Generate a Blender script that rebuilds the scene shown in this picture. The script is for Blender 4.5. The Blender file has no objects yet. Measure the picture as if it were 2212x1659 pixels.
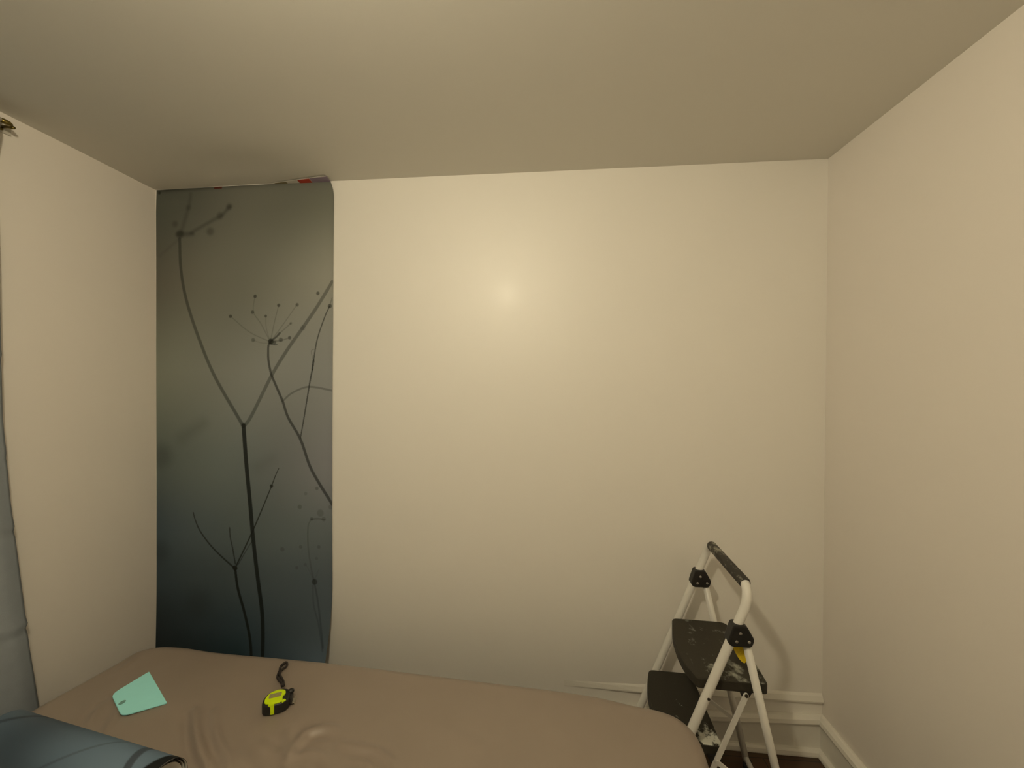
import bpy, bmesh, math, random
import numpy as np
from mathutils import Vector, Matrix

S = bpy.context.scene
COL = S.collection

# ------------------------------------------------------------------ camera
F_PX, YAW, PITCH, ROLL, CAM_Z = 861.305, -0.0766, -0.0078, 0.0051, 1.5251
cd = bpy.data.cameras.new('camera')
cam = bpy.data.objects.new('camera', cd)
COL.objects.link(cam)
cd.sensor_fit = 'HORIZONTAL'
cd.sensor_width = 36.0
cd.lens = F_PX / 2212.0 * 36.0
cd.clip_start = 0.02
_f = Vector((math.sin(YAW) * math.cos(PITCH), math.cos(YAW) * math.cos(PITCH), math.sin(PITCH)))
_r = Vector((math.cos(YAW), -math.sin(YAW), 0.0))
_u = _r.cross(_f)
_r2 = math.cos(ROLL) * _r + math.sin(ROLL) * _u
_u2 = -math.sin(ROLL) * _r + math.cos(ROLL) * _u
cam.matrix_world = Matrix(((_r2.x, _u2.x, -_f.x, 0), (_r2.y, _u2.y, -_f.y, 0), (_r2.z, _u2.z, -_f.z, CAM_Z), (0, 0, 0, 1)))
S.camera = cam

# ------------------------------------------------------------------ world (night outside, closed room) and exposure
w = bpy.data.worlds.new('night')
S.world = w
w.use_nodes = True
w.node_tree.nodes['Background'].inputs[0].default_value = (0.01, 0.012, 0.02, 1)
w.node_tree.nodes['Background'].inputs[1].default_value = 0.1
S.view_settings.view_transform = 'Standard'
S.view_settings.look = 'None'
S.view_settings.gamma = 1.0
S.view_settings.use_curve_mapping = False
S.view_settings.exposure = 0.0
LAMP = (-0.377, 0.10, 2.27)          # bulb of the ceiling lamp
LAMP_COLOR = (1.0, 0.875, 0.625)
LAMP_STRENGTH = 500.0

# ------------------------------------------------------------------ room measures
D, PHI = 1.7527, -0.0189               # back wall: y = D + PHI*x
XL, XR, PR = -1.8605, 1.1589, 0.0089   # right wall: x = XR + PR*(y-D)
YF, HC = -2.1, 2.44


def yb(x):
    return D + PHI * x


def xr(y):
    return XR + PR * (y - D)


# ------------------------------------------------------------------ helpers
def lin(c):
    return tuple(((v / 255.0) / 12.92 if v <= 10.3 else ((v / 255.0 + 0.055) / 1.055) ** 2.4) for v in c)


def mat(name, color, rough=0.5, metal=0.0, spec=0.5, noise=None, bump=None, coat=None):
    """noise=(scale, amount), bump=(scale, strength)"""
    m = bpy.data.materials.new(name)
    m.use_nodes = True
    nt = m.node_tree
    b = nt.nodes['Principled BSDF']
    b.inputs['Base Color'].default_value = (*color, 1)
    b.inputs['Roughness'].default_value = rough
    b.inputs['Metallic'].default_value = metal
    b.inputs['Specular IOR Level'].default_value = spec
    if coat:
        b.inputs['Coat Weight'].default_value = coat[0]
        b.inputs['Coat Roughness'].default_value = coat[1]
    tc = nt.nodes.new('ShaderNodeTexCoord')
    if noise:
        n = nt.nodes.new('ShaderNodeTexNoise')
        n.inputs['Scale'].default_value = noise[0]
        n.inputs['Detail'].default_value = 4
        nt.links.new(tc.outputs['Object'], n.inputs['Vector'])
        mx = nt.nodes.new('ShaderNodeMix')
        mx.data_type = 'RGBA'
        a = noise[1]
        mx.inputs['A'].default_value = (*[c * (1 - a) for c in color], 1)
        mx.inputs['B'].default_value = (*[min(1, c * (1 + a)) for c in color], 1)
        nt.links.new(n.outputs['Fac'], mx.inputs['Factor'])
        nt.links.new(mx.outputs['Result'], b.inputs['Base Color'])
    if bump:
        n2 = nt.nodes.new('ShaderNodeTexNoise')
        n2.inputs['Scale'].default_value = bump[0]
        n2.inputs['Detail'].default_value = 3
        nt.links.new(tc.outputs['Object'], n2.inputs['Vector'])
        bp = nt.nodes.new('ShaderNodeBump')
        bp.inputs['Strength'].default_value = bump[1]
        bp.inputs['Distance'].default_value = 0.002
        nt.links.new(n2.outputs['Fac'], bp.inputs['Height'])
        nt.links.new(bp.outputs['Normal'], b.inputs['Normal'])
    return m


def splatter_mat(name, base, paint, scale, lo, hi, region=None, rough=0.7, stretch=(1, 1, 1), top_only=False):
    """dark ribbed plastic with splashes of dried paint; region=(center, radius) thickens the paint there (object space)"""
    m = bpy.data.materials.new(name)
    m.use_nodes = True
    nt = m.node_tree
    b = nt.nodes['Principled BSDF']
    b.inputs['Roughness'].default_value = rough
    tc = nt.nodes.new('ShaderNodeTexCoord')
    mp = nt.nodes.new('ShaderNodeMapping')
    mp.inputs['Scale'].default_value = stretch
    nt.links.new(tc.outputs['Object'], mp.inputs['Vector'])
    n = nt.nodes.new('ShaderNodeTexNoise')
    n.inputs['Scale'].default_value = scale
    n.inputs['Detail'].default_value = 5
    n.inputs['Roughness'].default_value = 0.62
    nt.links.new(mp.outputs['Vector'], n.inputs['Vector'])
    val = n.outputs['Fac']
    for (c, r, amt) in (region or []):
        vs = nt.nodes.new('ShaderNodeVectorMath')
        vs.operation = 'DISTANCE'
        vs.inputs[1].default_value = c
        nt.links.new(tc.outputs['Object'], vs.inputs[0])
        mr = nt.nodes.new('ShaderNodeMapRange')
        mr.inputs['From Min'].default_value = r
        mr.inputs['From Max'].default_value = 0.0
        mr.inputs['To Min'].default_value = 0.0
        mr.inputs['To Max'].default_value = amt
        nt.links.new(vs.outputs['Value'], mr.inputs['Value'])
        ad = nt.nodes.new('ShaderNodeMath')
        ad.operation = 'ADD'
        nt.links.new(val, ad.inputs[0])
        nt.links.new(mr.outputs['Result'], ad.inputs[1])
        val = ad.outputs[0]
    if top_only:                       # drips landed from above: sides of the tread stay clean
        sp = nt.nodes.new('ShaderNodeSeparateXYZ')
        nt.links.new(tc.outputs['Normal'], sp.inputs[0])
        mr = nt.nodes.new('ShaderNodeMapRange')
        mr.inputs['From Min'].default_value = 0.3
        mr.inputs['From Max'].default_value = 0.9
        mr.inputs['To Min'].default_value = -0.5
        mr.inputs['To Max'].default_value = 0.0
        nt.links.new(sp.outputs['Z'], mr.inputs['Value'])
        ad = nt.nodes.new('ShaderNodeMath')
        ad.operation = 'ADD'
        nt.links.new(val, ad.inputs[0])
        nt.links.new(mr.outputs['Result'], ad.inputs[1])
        val = ad.outputs[0]
    cr = nt.nodes.new('ShaderNodeValToRGB')
    cr.color_ramp.elements[0].position = lo
    cr.color_ramp.elements[0].color = (*base, 1)
    cr.color_ramp.elements[1].position = hi
    cr.color_ramp.elements[1].color = (*paint, 1)
    nt.links.new(val, cr.inputs['Fac'])
    nt.links.new(cr.outputs['Color'], b.inputs['Base Color'])
    n2 = nt.nodes.new('ShaderNodeTexNoise')
    n2.inputs['Scale'].default_value = 420
    nt.links.new(tc.outputs['Object'], n2.inputs['Vector'])
    bp = nt.nodes.new('ShaderNodeBump')
    bp.inputs['Strength'].default_value = 0.5
    bp.inputs['Distance'].default_value = 0.001
    nt.links.new(n2.outputs['Fac'], bp.inputs['Height'])
    nt.links.new(bp.outputs['Normal'], b.inputs['Normal'])
    return m


def print_mat(name, rough=0.55):
    """printed paper: the print is stored on the sheet as the colour attribute 'print'"""
    m = bpy.data.materials.new(name)
    m.use_nodes = True
    nt = m.node_tree
    b = nt.nodes['Principled BSDF']
    b.inputs['Roughness'].default_value = rough
    b.inputs['Specular IOR Level'].default_value = 0.3
    a = nt.nodes.new('ShaderNodeAttribute')
    a.attribute_name = 'print'
    nt.links.new(a.outputs['Color'], b.inputs['Base Color'])
    return m


def tag(o, label=None, cat=None, group=None, kind=None):
    if label:
        o['label'] = label
    if cat:
        o['category'] = cat
    if group:
        o['group'] = group
    if kind:
        o['kind'] = kind
    return o


def link(name, me, m=None, parent=None, smooth=False):
    o = bpy.data.objects.new(name, me)
    COL.objects.link(o)
    if m is not None:
        for mm in (m if isinstance(m, (list, tuple)) else [m]):
            me.materials.append(mm)
    if parent is not None:
        o.parent = parent
    if smooth:
        me.polygons.foreach_set('use_smooth', [True] * len(me.polygons))
    return o


def bm_obj(name, bm, m, parent=None, smooth=False):
    bmesh.ops.recalc_face_normals(bm, faces=bm.faces)
    me = bpy.data.meshes.new(name)
    bm.to_mesh(me)
    bm.free()
    return link(name, me, m, parent, smooth)


def py_obj(name, verts, faces, m, parent=None, smooth=False):
    me = bpy.data.meshes.new(name)
    me.from_pydata([tuple(v) for v in verts], [], faces)
    me.update()
    bm = bmesh.new()
    bm.from_mesh(me)
    bpy.data.meshes.remove(me)
    return bm_obj(name, bm, m, parent, smooth)


def empty(name, loc=(0, 0, 0), rz=0.0):
    o = bpy.data.objects.new(name, None)
    COL.objects.link(o)
    o.location = loc
    o.rotation_euler = (0, 0, rz)
    o.empty_display_size = 0.1
    return o


def bm_box(bm, lo, hi, bevel=0.0, seg=2):
    r = bmesh.ops.create_cube(bm, size=1.0)
    vs = r['verts']
    for v in vs:
        v.co = Vector([lo[i] + (v.co[i] + 0.5) * (hi[i] - lo[i]) for i in range(3)])
    if bevel:
        es = list({e for v in vs for e in v.link_edges})
        bmesh.ops.bevel(bm, geom=es, offset=bevel, segments=seg, affect='EDGES', profile=0.5)


def frames(pts):
    """rotation-minimising frames along a polyline"""
    P = [Vector(p) for p in pts]
    n = len(P)
    T = []
    for i in range(n):
        a = P[max(0, i - 1)]
        b = P[min(n - 1, i + 1)]
        T.append((b - a).normalized())
    up = Vector((0, 0, 1)) if abs(T[0].z) < 0.9 else Vector((1, 0, 0))
    N = [(up - T[0] * up.dot(T[0])).normalized()]
    for i in range(1, n):
        v = N[-1] - T[i] * N[-1].dot(T[i])
        N.append(v.normalized())
    return P, T, N


def bm_tube(bm, pts, r, seg=14, cap=True, flat=None):
    """tube along pts; r number or list; flat=(a, b) gives an elliptical section"""
    P, T, N = frames(pts)
    rings = []
    for i, p in enumerate(P):
        B = T[i].cross(N[i])
        rr = r[i] if isinstance(r, (list, tuple)) else r
        ra, rb = (rr, rr) if flat is None else (rr * flat[0], rr * flat[1])
        rings.append([bm.verts.new(p + N[i] * ra * math.cos(2 * math.pi * k / seg) + B * rb * math.sin(2 * math.pi * k / seg)) for k in range(seg)])
    for a, b in zip(rings, rings[1:]):
        for k in range(seg):
            bm.faces.new((a[k], a[(k + 1) % seg], b[(k + 1) % seg], b[k]))
    if cap:
        bm.faces.new(rings[0][::-1])
        bm.faces.new(rings[-1])


def catmull(pts, per=8, closed=False):
    P = [Vector(p) for p in pts]
    n = len(P)
    out = []
    rng = range(n) if closed else range(n - 1)
    for i in rng:
        p1, p2 = P[i], P[(i + 1) % n]
        p0 = P[(i - 1) % n] if (closed or i > 0) else p1 * 2 - p2
        p3 = P[(i + 2) % n] if (closed or i + 2 < n) else p2 * 2 - p1
        for k in range(per):
            t = k / per
            out.append(0.5 * ((2 * p1) + (p2 - p0) * t + (2 * p0 - 5 * p1 + 4 * p2 - p3) * t * t + (3 * p1 - p0 - 3 * p2 + p3) * t ** 3))
    if not closed:
        out.append(P[-1])
    return out


def bm_prism(bm, poly, axis, a, b, bevel=0.0, seg=2):
    """poly: 2D points; axis 0/1/2 is the extrusion axis from a to b"""
    def mk(p, h):
        c = [0, 0, 0]
        o = [i for i in range(3) if i != axis]
        c[o[0]], c[o[1]], c[axis] = p[0], p[1], h
        return bm.verts.new(c)
    A = [mk(p, a) for p in poly]
    B = [mk(p, b) for p in poly]
    n = len(poly)
    fa = bm.faces.new(A)
    fb = bm.faces.new(B[::-1])
    for i in range(n):
        bm.faces.new((A[i], B[i], B[(i + 1) % n], A[(i + 1) % n]))
    bm.normal_update()
    if bevel:
        es = list(set(list(fa.edges) + list(fb.edges)))
        bmesh.ops.bevel(bm, geom=es, offset=bevel, segments=seg, affect='EDGES', profile=0.5)


def round_poly(pts, r, n=5):
    """round every corner of a 2D polygon; r number or list"""
    out = []
    m = len(pts)
    for i in range(m):
        p0, p1, p2 = Vector(pts[i - 1]), Vector(pts[i]), Vector(pts[(i + 1) % m])
        rr = r[i] if isinstance(r, (list, tuple)) else r
        d0, d2 = (p0 - p1), (p2 - p1)
        rr = min(rr, d0.length * 0.45, d2.length * 0.45)
        a = p1 + d0.normalized() * rr
        c = p1 + d2.normalized() * rr
        for k in range(n + 1):
            t = k / n
            out.append(tuple((1 - t) ** 2 * a + 2 * t * (1 - t) * p1 + t * t * c))
    return out


def hexa(name, base, top, m):
    """box from 4 base and 4 top points"""
    return py_obj(name, list(base) + list(top), [(0, 3, 2, 1), (4, 5, 6, 7), (0, 1, 5, 4), (1, 2, 6, 5), (2, 3, 7, 6), (3, 0, 4, 7)], m)

# ------------------------------------------------------------------ materials
M = {}
WALL = (0.925, 0.89, 0.82)  # back wall lightened against the side walls to stand in for brighter light
M['wall'] = mat('wall_paint_lit', WALL, rough=0.50, spec=1.0, bump=(140, 0.06), coat=(0.05, 0.20))
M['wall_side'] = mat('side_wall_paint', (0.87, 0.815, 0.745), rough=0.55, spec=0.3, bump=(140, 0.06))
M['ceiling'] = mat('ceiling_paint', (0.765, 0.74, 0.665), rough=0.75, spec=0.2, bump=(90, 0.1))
M['trim'] = mat('trim_gloss_paint', (0.84, 0.81, 0.73), rough=0.35, noise=(30, 0.02))
M['steel_white'] = mat('white_enamel_tube', (0.80, 0.78, 0.72), rough=0.3, noise=(60, 0.03))
M['black_plastic'] = mat('black_plastic', (0.012, 0.011, 0.010), rough=0.45, noise=(80, 0.2))
M['rivet'] = mat('rivet_metal', (0.45, 0.43, 0.40), rough=0.3, metal=0.9)
M['dark_metal'] = mat('bolt_metal', (0.10, 0.09, 0.07), rough=0.4, metal=0.8)
M['rubber'] = mat('black_rubber', (0.02, 0.018, 0.016), rough=0.8, noise=(200, 0.2))
M['yellow_label'] = mat('yellow_sticker', (0.85, 0.60, 0.02), rough=0.5, noise=(150, 0.25))
M['brass'] = mat('aged_brass', (0.25, 0.19, 0.05), rough=0.35, metal=0.85, noise=(80, 0.2))
M['pale_plate'] = mat('painted_plate', (0.62, 0.58, 0.50), rough=0.5, noise=(60, 0.05))
M['curtain'] = mat('grey_blue_curtain', (0.31, 0.345, 0.38), rough=0.85, noise=(40, 0.06), bump=(600, 0.3))
M['sheet'] = mat('taupe_satin_sheet', (0.272, 0.220, 0.178), rough=0.38, spec=0.6, noise=(9, 0.05), bump=(900, 0.06))
M['bed_wood'] = mat('dark_bed_wood', (0.08, 0.045, 0.025), rough=0.5, noise=(12, 0.25))
M['teal'] = mat('mint_plastic', (0.42, 0.97, 0.97), rough=0.38, noise=(30, 0.02))
M['hole'] = mat('moulded_mark', (0.16, 0.36, 0.33), rough=0.5, noise=(50, 0.05))
M['lime'] = mat('lime_plastic', (0.66, 0.86, 0.0), rough=0.35, noise=(60, 0.03))
M['tape_label'] = mat('grey_paper_label', (0.30, 0.27, 0.12), rough=0.5, noise=(220, 0.35))
M['blade'] = mat('tape_blade', (0.55, 0.50, 0.40), rough=0.35, metal=0.6)
M['strap'] = mat('black_webbing', (0.025, 0.018, 0.016), rough=0.8, noise=(300, 0.3))
M['print'] = print_mat('mural_print')
M['paper_back'] = mat('paper_back', (0.78, 0.75, 0.68), rough=0.7, noise=(60, 0.03))
M['red_ink'] = mat('red_ink', (0.58, 0.06, 0.03), rough=0.55, noise=(60, 0.05))
M['lilac_ink'] = mat('lilac_ink', (0.38, 0.30, 0.40), rough=0.55, noise=(60, 0.05))
M['olive_ink'] = mat('olive_ink', (0.30, 0.26, 0.15), rough=0.55, noise=(60, 0.05))


def wood_floor():
    m = bpy.data.materials.new('dark_wood_floor')
    m.use_nodes = True
    nt = m.node_tree
    b = nt.nodes['Principled BSDF']
    b.inputs['Roughness'].default_value = 0.4
    tc = nt.nodes.new('ShaderNodeTexCoord')
    br = nt.nodes.new('ShaderNodeTexBrick')
    br.inputs['Scale'].default_value = 1.0
    br.inputs['Brick Width'].default_value = 0.9
    br.inputs['Row Height'].default_value = 0.07
    br.inputs['Mortar Size'].default_value = 0.002
    br.inputs['Color1'].default_value = (0.085, 0.045, 0.018, 1)
    br.inputs['Color2'].default_value = (0.068, 0.035, 0.014, 1)
    br.inputs['Mortar'].default_value = (0.02, 0.011, 0.006, 1)
    nt.links.new(tc.outputs['Object'], br.inputs['Vector'])
    n = nt.nodes.new('ShaderNodeTexNoise')
    n.inputs['Scale'].default_value = 14
    mp = nt.nodes.new('ShaderNodeMapping')
    mp.inputs['Scale'].default_value = (0.3, 4, 1)
    nt.links.new(tc.outputs['Object'], mp.inputs['Vector'])
    nt.links.new(mp.outputs['Vector'], n.inputs['Vector'])
    mx = nt.nodes.new('ShaderNodeMix')
    mx.data_type = 'RGBA'
    mx.blend_type = 'MULTIPLY'
    mx.inputs['Factor'].default_value = 0.5
    nt.links.new(br.outputs['Color'], mx.inputs['A'])
    nt.links.new(n.outputs['Color'], mx.inputs['B'])
    nt.links.new(mx.outputs['Result'], b.inputs['Base Color'])
    return m


M['floor'] = wood_floor()

# ------------------------------------------------------------------ room shell
TH = 0.10
c_bl, c_br = (XL, yb(XL)), (XR, yb(XR))
c_fl, c_fr = (XL, YF), (xr(YF), YF)


def wall(name, a, b, n, m):
    """a,b inner corners; n outward direction"""
    ax, ay = a
    bx, by = b
    nx, ny = n[0] * TH, n[1] * TH
    base = [(ax, ay, 0), (bx, by, 0), (bx + nx, by + ny, 0), (ax + nx, ay + ny, 0)]
    o = hexa(name, base, [(p[0], p[1], HC) for p in base], m)
    tag(o, kind='structure')
    return o


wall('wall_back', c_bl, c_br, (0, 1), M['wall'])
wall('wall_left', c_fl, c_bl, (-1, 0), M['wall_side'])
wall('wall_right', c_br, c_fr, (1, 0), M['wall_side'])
wall('wall_front', c_fr, c_fl, (0, -1), M['wall_side'])
base = [(XL - TH, YF - TH, -0.06), (XR + TH, YF - TH, -0.06), (XR + TH, yb(XL) + TH, -0.06), (XL - TH, yb(XL) + TH, -0.06)]
tag(hexa('floor', base, [(p[0], p[1], 0.0) for p in base], M['floor']), kind='structure')

# ceiling: slightly uneven old plaster
nx_, ny_ = 90, 110
cv, cf = [], []
x0c, x1c, y0c, y1c = XL - TH, XR + TH, YF - TH, yb(XL) + TH
for j in range(ny_ + 1):
    for i in range(nx_ + 1):
        x = x0c + (x1c - x0c) * i / nx_
        y = y0c + (y1c - y0c) * j / ny_
        dz = 0.006 * math.exp(-((x + 1.25) / 0.28) ** 2 - ((y - 1.62) / 0.10) ** 2)
        dz += 0.0012 * math.sin(2.3 * x + 1.1) * math.sin(1.9 * y + 0.4)
        dz -= 0.006 * math.exp(-((x + 1.85) / 0.35) ** 2 - ((y - 1.79) / 0.25) ** 2)
        cv.append((x, y, HC + dz))
for j in range(ny_):
    for i in range(nx_):
        a = j * (nx_ + 1) + i
        cf.append((a, a + nx_ + 1, a + nx_ + 2, a + 1))
me = bpy.data.meshes.new('ceiling')
me.from_pydata(cv, [], cf)
me.update()
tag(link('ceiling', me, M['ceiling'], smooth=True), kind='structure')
so = bpy.data.objects['ceiling'].modifiers.new('thick', 'SOLIDIFY')
so.thickness = 0.05
so.offset = -1.0

# ------------------------------------------------------------------ baseboards: sloped cap bead, flat face, shoe moulding
BH = 0.157


def profile(scale=1.0):
    # (proud of wall, height)
    return [(0.0005, 0.0), (0.034, 0.0), (0.034, 0.006), (0.031, 0.017), (0.024, 0.023), (0.015, 0.024), (0.015, BH - 0.040), (0.017, BH - 0.036),
            (0.026, BH - 0.031), (0.0275, BH - 0.026), (0.024, BH - 0.012), (0.013, BH - 0.002), (0.008, BH), (0.0005, BH)]


def run_profile(name, a, b, inward, prof, m, mitre=(0, 0)):
    a, b, n = Vector((*a, 0)), Vector((*b, 0)), Vector((*inward, 0))
    t = (b - a).normalized()
    vs, fs = [], []
    k = len(prof)
    for p, q in ((a, mitre[0]), (b, -mitre[1])):
        for (o, z) in prof:
            vs.append(p + n * o + t * (q * o) + Vector((0, 0, z)))
    for i in range(k):
        j = (i + 1) % k
        fs.append((i, j, k + j, k + i))
    fs.append(tuple(range(k)))
    fs.append(tuple(range(2 * k - 1, k - 1, -1)))
    return tag(py_obj(name, vs, fs, m), kind='structure')


# the back one is shaped with a cap that drops towards the left
vs, fs = [], []
prof = profile()
k = len(prof)
stn = [(XL, 0.105, 1), (0.05, 0.105, 0), (XR, BH + 0.002, -1)]
for (x, h, mt_) in stn:
    for (o, z) in prof:
        xx = x + mt_ * o
        vs.append((xx, yb(xx) - o, z if z < 0.05 else z - BH + h))
for q_ in range(len(stn) - 1):
    for i in range(k):
        j = (i + 1) % k
        fs.append((q_ * k + i, q_ * k + j, (q_ + 1) * k + j, (q_ + 1) * k + i))
fs.append(tuple(range(k)))
fs.append(tuple(range((len(stn) - 1) * k, len(stn) * k)))
tag(py_obj('baseboard_back', vs, fs, M['trim']), kind='structure')
run_profile('baseboard_right', c_br, c_fr, (-1, 0), profile(), M['trim'], (1, 1))
run_profile('baseboard_left', c_fl, c_bl, (1, 0), profile(), M['trim'], (1, 1))
run_profile('baseboard_front', c_fr, c_fl, (0, 1), profile(), M['trim'], (1, 1))

# narrow ridge of trim on the back wall above the baseboard, dying out towards the bed
vs, fs = [], []
prof = [(0.0003, 0.0), (1.0, 0.0), (1.05, 0.006), (0.55, 0.024), (0.0003, 0.032)]
st = [(XR - 0.002, 0.209, 0.014), (0.95, 0.207, 0.014), (0.70, 0.200, 0.014), (0.50, 0.194, 0.013), (0.40, 0.192, 0.010), (0.30, 0.191, 0.006), (0.20, 0.191, 0.003), (0.10, 0.191, 0.001)]
for (x, z, pr) in st:
    for (o, h) in prof:
        vs.append((x, yb(x) - max(0.0003, o * pr), z + h * (0.75 + 0.25 * pr / 0.014)))
k = len(prof)
for s in range(len(st) - 1):
    for i in range(k):
        j = (i + 1) % k
        fs.append((s * k + i, s * k + j, (s + 1) * k + j, (s + 1) * k + i))
fs.append(tuple(range(k)))
fs.append(tuple(range((len(st) - 1) * k, len(st) * k)))
tag(py_obj('trim_1', vs, fs, M['trim']), kind='structure')

# ------------------------------------------------------------------ ceiling lamp (above and behind the camera)
lamp = empty('ceiling_lamp', (LAMP[0], LAMP[1], HC))
tag(lamp, 'small ceiling lamp with one bare round bulb', 'lamp')
bm = bmesh.new()
bm_tube(bm, [(0, 0, -0.0005), (0, 0, -0.012), (0, 0, -0.02)], [0.055, 0.055, 0.04], 24)
bm_obj('ceiling_rose', bm, M['trim'], lamp, False)
bm = bmesh.new()
bm_tube(bm, [(0, 0, -0.018), (0, 0, -0.06)], 0.02, 20)
bm_obj('socket', bm, M['trim'], lamp, False)
m = bpy.data.materials.new('lit_bulb')
m.use_nodes = True
nt = m.node_tree
nt.nodes.remove(nt.nodes['Principled BSDF'])
em = nt.nodes.new('ShaderNodeEmission')
em.inputs['Color'].default_value = (*LAMP_COLOR, 1)
em.inputs['Strength'].default_value = LAMP_STRENGTH
nt.links.new(em.outputs[0], nt.nodes['Material Output'].inputs['Surface'])
bm = bmesh.new()
bmesh.ops.create_uvsphere(bm, u_segments=24, v_segments=14, radius=0.042)
for v in bm.verts:
    v.co.z += LAMP[2] - HC
    if v.co.z > LAMP[2] - HC + 0.02:
        t = (v.co.z - (LAMP[2] - HC + 0.02)) / 0.022
        v.co.z += 0.012 * t
bm_obj('bulb', bm, m, lamp, True)

# ------------------------------------------------------------------ mural panel hanging on the back wall
STEMS=[
([(-1.2766,0.2053),(-1.2766,0.2185),(-1.3,0.41),(-1.331,0.5825),(-1.3542,0.7711),(-1.3701,0.9443),(-1.3891,1.1325),(-1.4029,1.3063)],0.0186,0.0207,0.93,'d',1),
([(-1.4029,1.3019),(-1.4334,1.3496),(-1.5564,1.5483),(-1.6423,1.7424),(-1.6998,1.9086),(-1.7271,2.0528),(-1.7332,2.1965)],0.0166,0.0145,0.62,'m',1.3),
([(-1.7234,2.2316),(-1.6871,2.3449),(-1.6774,2.4062)],0.0186,0.0145,0.3,'m',4),
([(-1.6729,2.2234),(-1.5629,2.277),(-1.5179,2.2973),(-1.4754,2.3373)],0.0166,0.0166,0.4,'m',3.5),
([(-1.7429,2.1902),(-1.8378,2.1196)],0.0124,0.0103,0.2,'m',4),
([(-1.7428,2.2189),(-1.6657,2.2166)],0.0248,0.0186,0.5,'m',4),
([(-1.4029,1.3019),(-1.3642,1.3505),(-1.2655,1.535),(-1.1836,1.6619),(-1.1052,1.7669),(-1.0352,1.8635),(-0.9644,1.9733)],0.0166,0.0155,0.52,'m',1.2),
([(-1.2670,1.6985),(-1.2775,1.6830),(-1.2790,1.6500),(-1.2771,1.6122),(-1.2632,1.5494),(-1.2355,1.4867),(-1.2055,1.422),(-1.1779,1.3466),(-1.117,1.2467),(-1.0716,1.1263),(-1.0273,1.0487),(-0.9596,0.9491)],0.0093,0.0145,0.72,'d',0.8),
([(-1.2679,1.6989),(-1.3747,1.7472),(-1.4709,1.8222)],0.0052,0.0041,0.3,'m',1),
([(-1.2679,1.6989),(-1.3165,1.7859),(-1.3537,1.8406),(-1.3468,1.9143)],0.0052,0.0041,0.28,'m',1),
([(-1.2679,1.6989),(-1.2887,1.764),(-1.292,1.8204)],0.0041,0.0041,0.25,'m',1),
([(-1.2679,1.6989),(-1.2494,1.7854),(-1.2274,1.8694)],0.0052,0.0041,0.3,'m',1),
([(-1.2679,1.6989),(-1.2011,1.7849),(-1.1372,1.8704)],0.0052,0.0041,0.3,'m',1),
([(-1.2679,1.6989),(-1.2126,1.7462),(-1.1668,1.7846)],0.0052,0.0062,0.3,'m',1),
([(-1.2632,1.7032),(-1.2356,1.7247),(-1.2218,1.7398)],0.0083,0.0103,0.6,'d',1),
([(-1.2679,1.6989),(-1.2172,1.7052),(-1.1713,1.7179)],0.0103,0.0041,0.35,'m',1.3),
([(-1.2679,1.6946),(-1.3096,1.6947),(-1.3561,1.708)],0.0052,0.0041,0.2,'m',1),
([(-1.2656,1.6902),(-1.2425,1.6858),(-1.2333,1.6879)],0.0083,0.0041,0.6,'d',1),
([(-1.117,1.2504),(-1.098,1.3541),(-1.072,1.5079),(-1.0597,1.5694)],0.0054,0.0075,0.75,'d',0.6),
([(-1.0597,1.5694),(-1.0538,1.6127)],0.0095,0.0091,0.85,'d',0.6),
([(-1.0538,1.6123),(-1.0357,1.7108),(-0.9991,1.8144),(-0.9774,1.8598)],0.0062,0.0054,0.72,'d',0.6),
([(-1.0552,1.6123),(-1.065,1.6552),(-1.0462,1.6659)],0.0033,0.0033,0.4,'m',0.8),
([(-0.9774,1.8598),(-0.9634,1.9)],0.0041,0.0041,0.4,'m',0.8),
([(-1.2055,1.4228),(-1.1619,1.4591),(-1.0943,1.4876),(-1.0426,1.488),(-0.9627,1.4735)],0.0083,0.0093,0.42,'m',1),
([(-1.3326,0.2035),(-1.335,0.2218),(-1.3542,0.312),(-1.3936,0.4262),(-1.4323,0.5342),(-1.4478,0.6282)],0.0145,0.0124,0.96,'d',0.7),
([(-1.4526,0.6311),(-1.5266,0.6898),(-1.5819,0.7424),(-1.6296,0.8028),(-1.6534,0.8539),(-1.663,0.8869)],0.0083,0.0054,0.85,'d',0.7),
([(-1.4462,0.6503),(-1.4596,0.7225),(-1.4714,0.7727),(-1.4752,0.821)],0.007,0.0054,0.75,'d',0.7),
([(-1.4407,0.6427),(-1.3619,0.7993),(-1.3078,0.9174),(-1.2616,1.0238),(-1.2424,1.072),(-1.2249,1.1079)],0.0075,0.0037,0.85,'d',0.6),
([(-1.4322,0.6466),(-1.3936,0.7105),(-1.3537,0.7711)],0.0041,0.0041,0.6,'d',0.6),
([(-1.0484,0.5834),(-1.0635,0.6397),(-1.0791,0.7466),(-1.0792,0.8398),(-1.0638,0.8764)],0.0083,0.0062,0.3,'m',1.2),
([(-1.0484,0.5769),(-1.0334,0.5193),(-1.0038,0.3923),(-0.9811,0.313)],0.0083,0.0093,0.38,'d',1.3),
([(-1.0561,0.5685),(-1.0483,0.4828),(-1.018,0.4057),(-0.981,0.3001)],0.0062,0.0083,0.3,'d',1.3),
([(-1.0611,0.8765),(-1.0293,0.8799),(-0.9977,0.8768)],0.0083,0.0062,0.4,'m',1.5),
([(-1.0494,0.5898),(-1.0881,0.6592)],0.0041,0.0041,0.15,'m',1.2),
([(-1.0494,0.5898),(-1.0268,0.645)],0.0041,0.0041,0.15,'m',1.2),
([(-1.7201,1.2456),(-1.6116,1.314)],0.0538,0.0414,0.2,'m',14),
([(-1.3281,1.1111),(-1.2584,1.1564)],0.0497,0.0373,0.12,'m',14),
]
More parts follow.
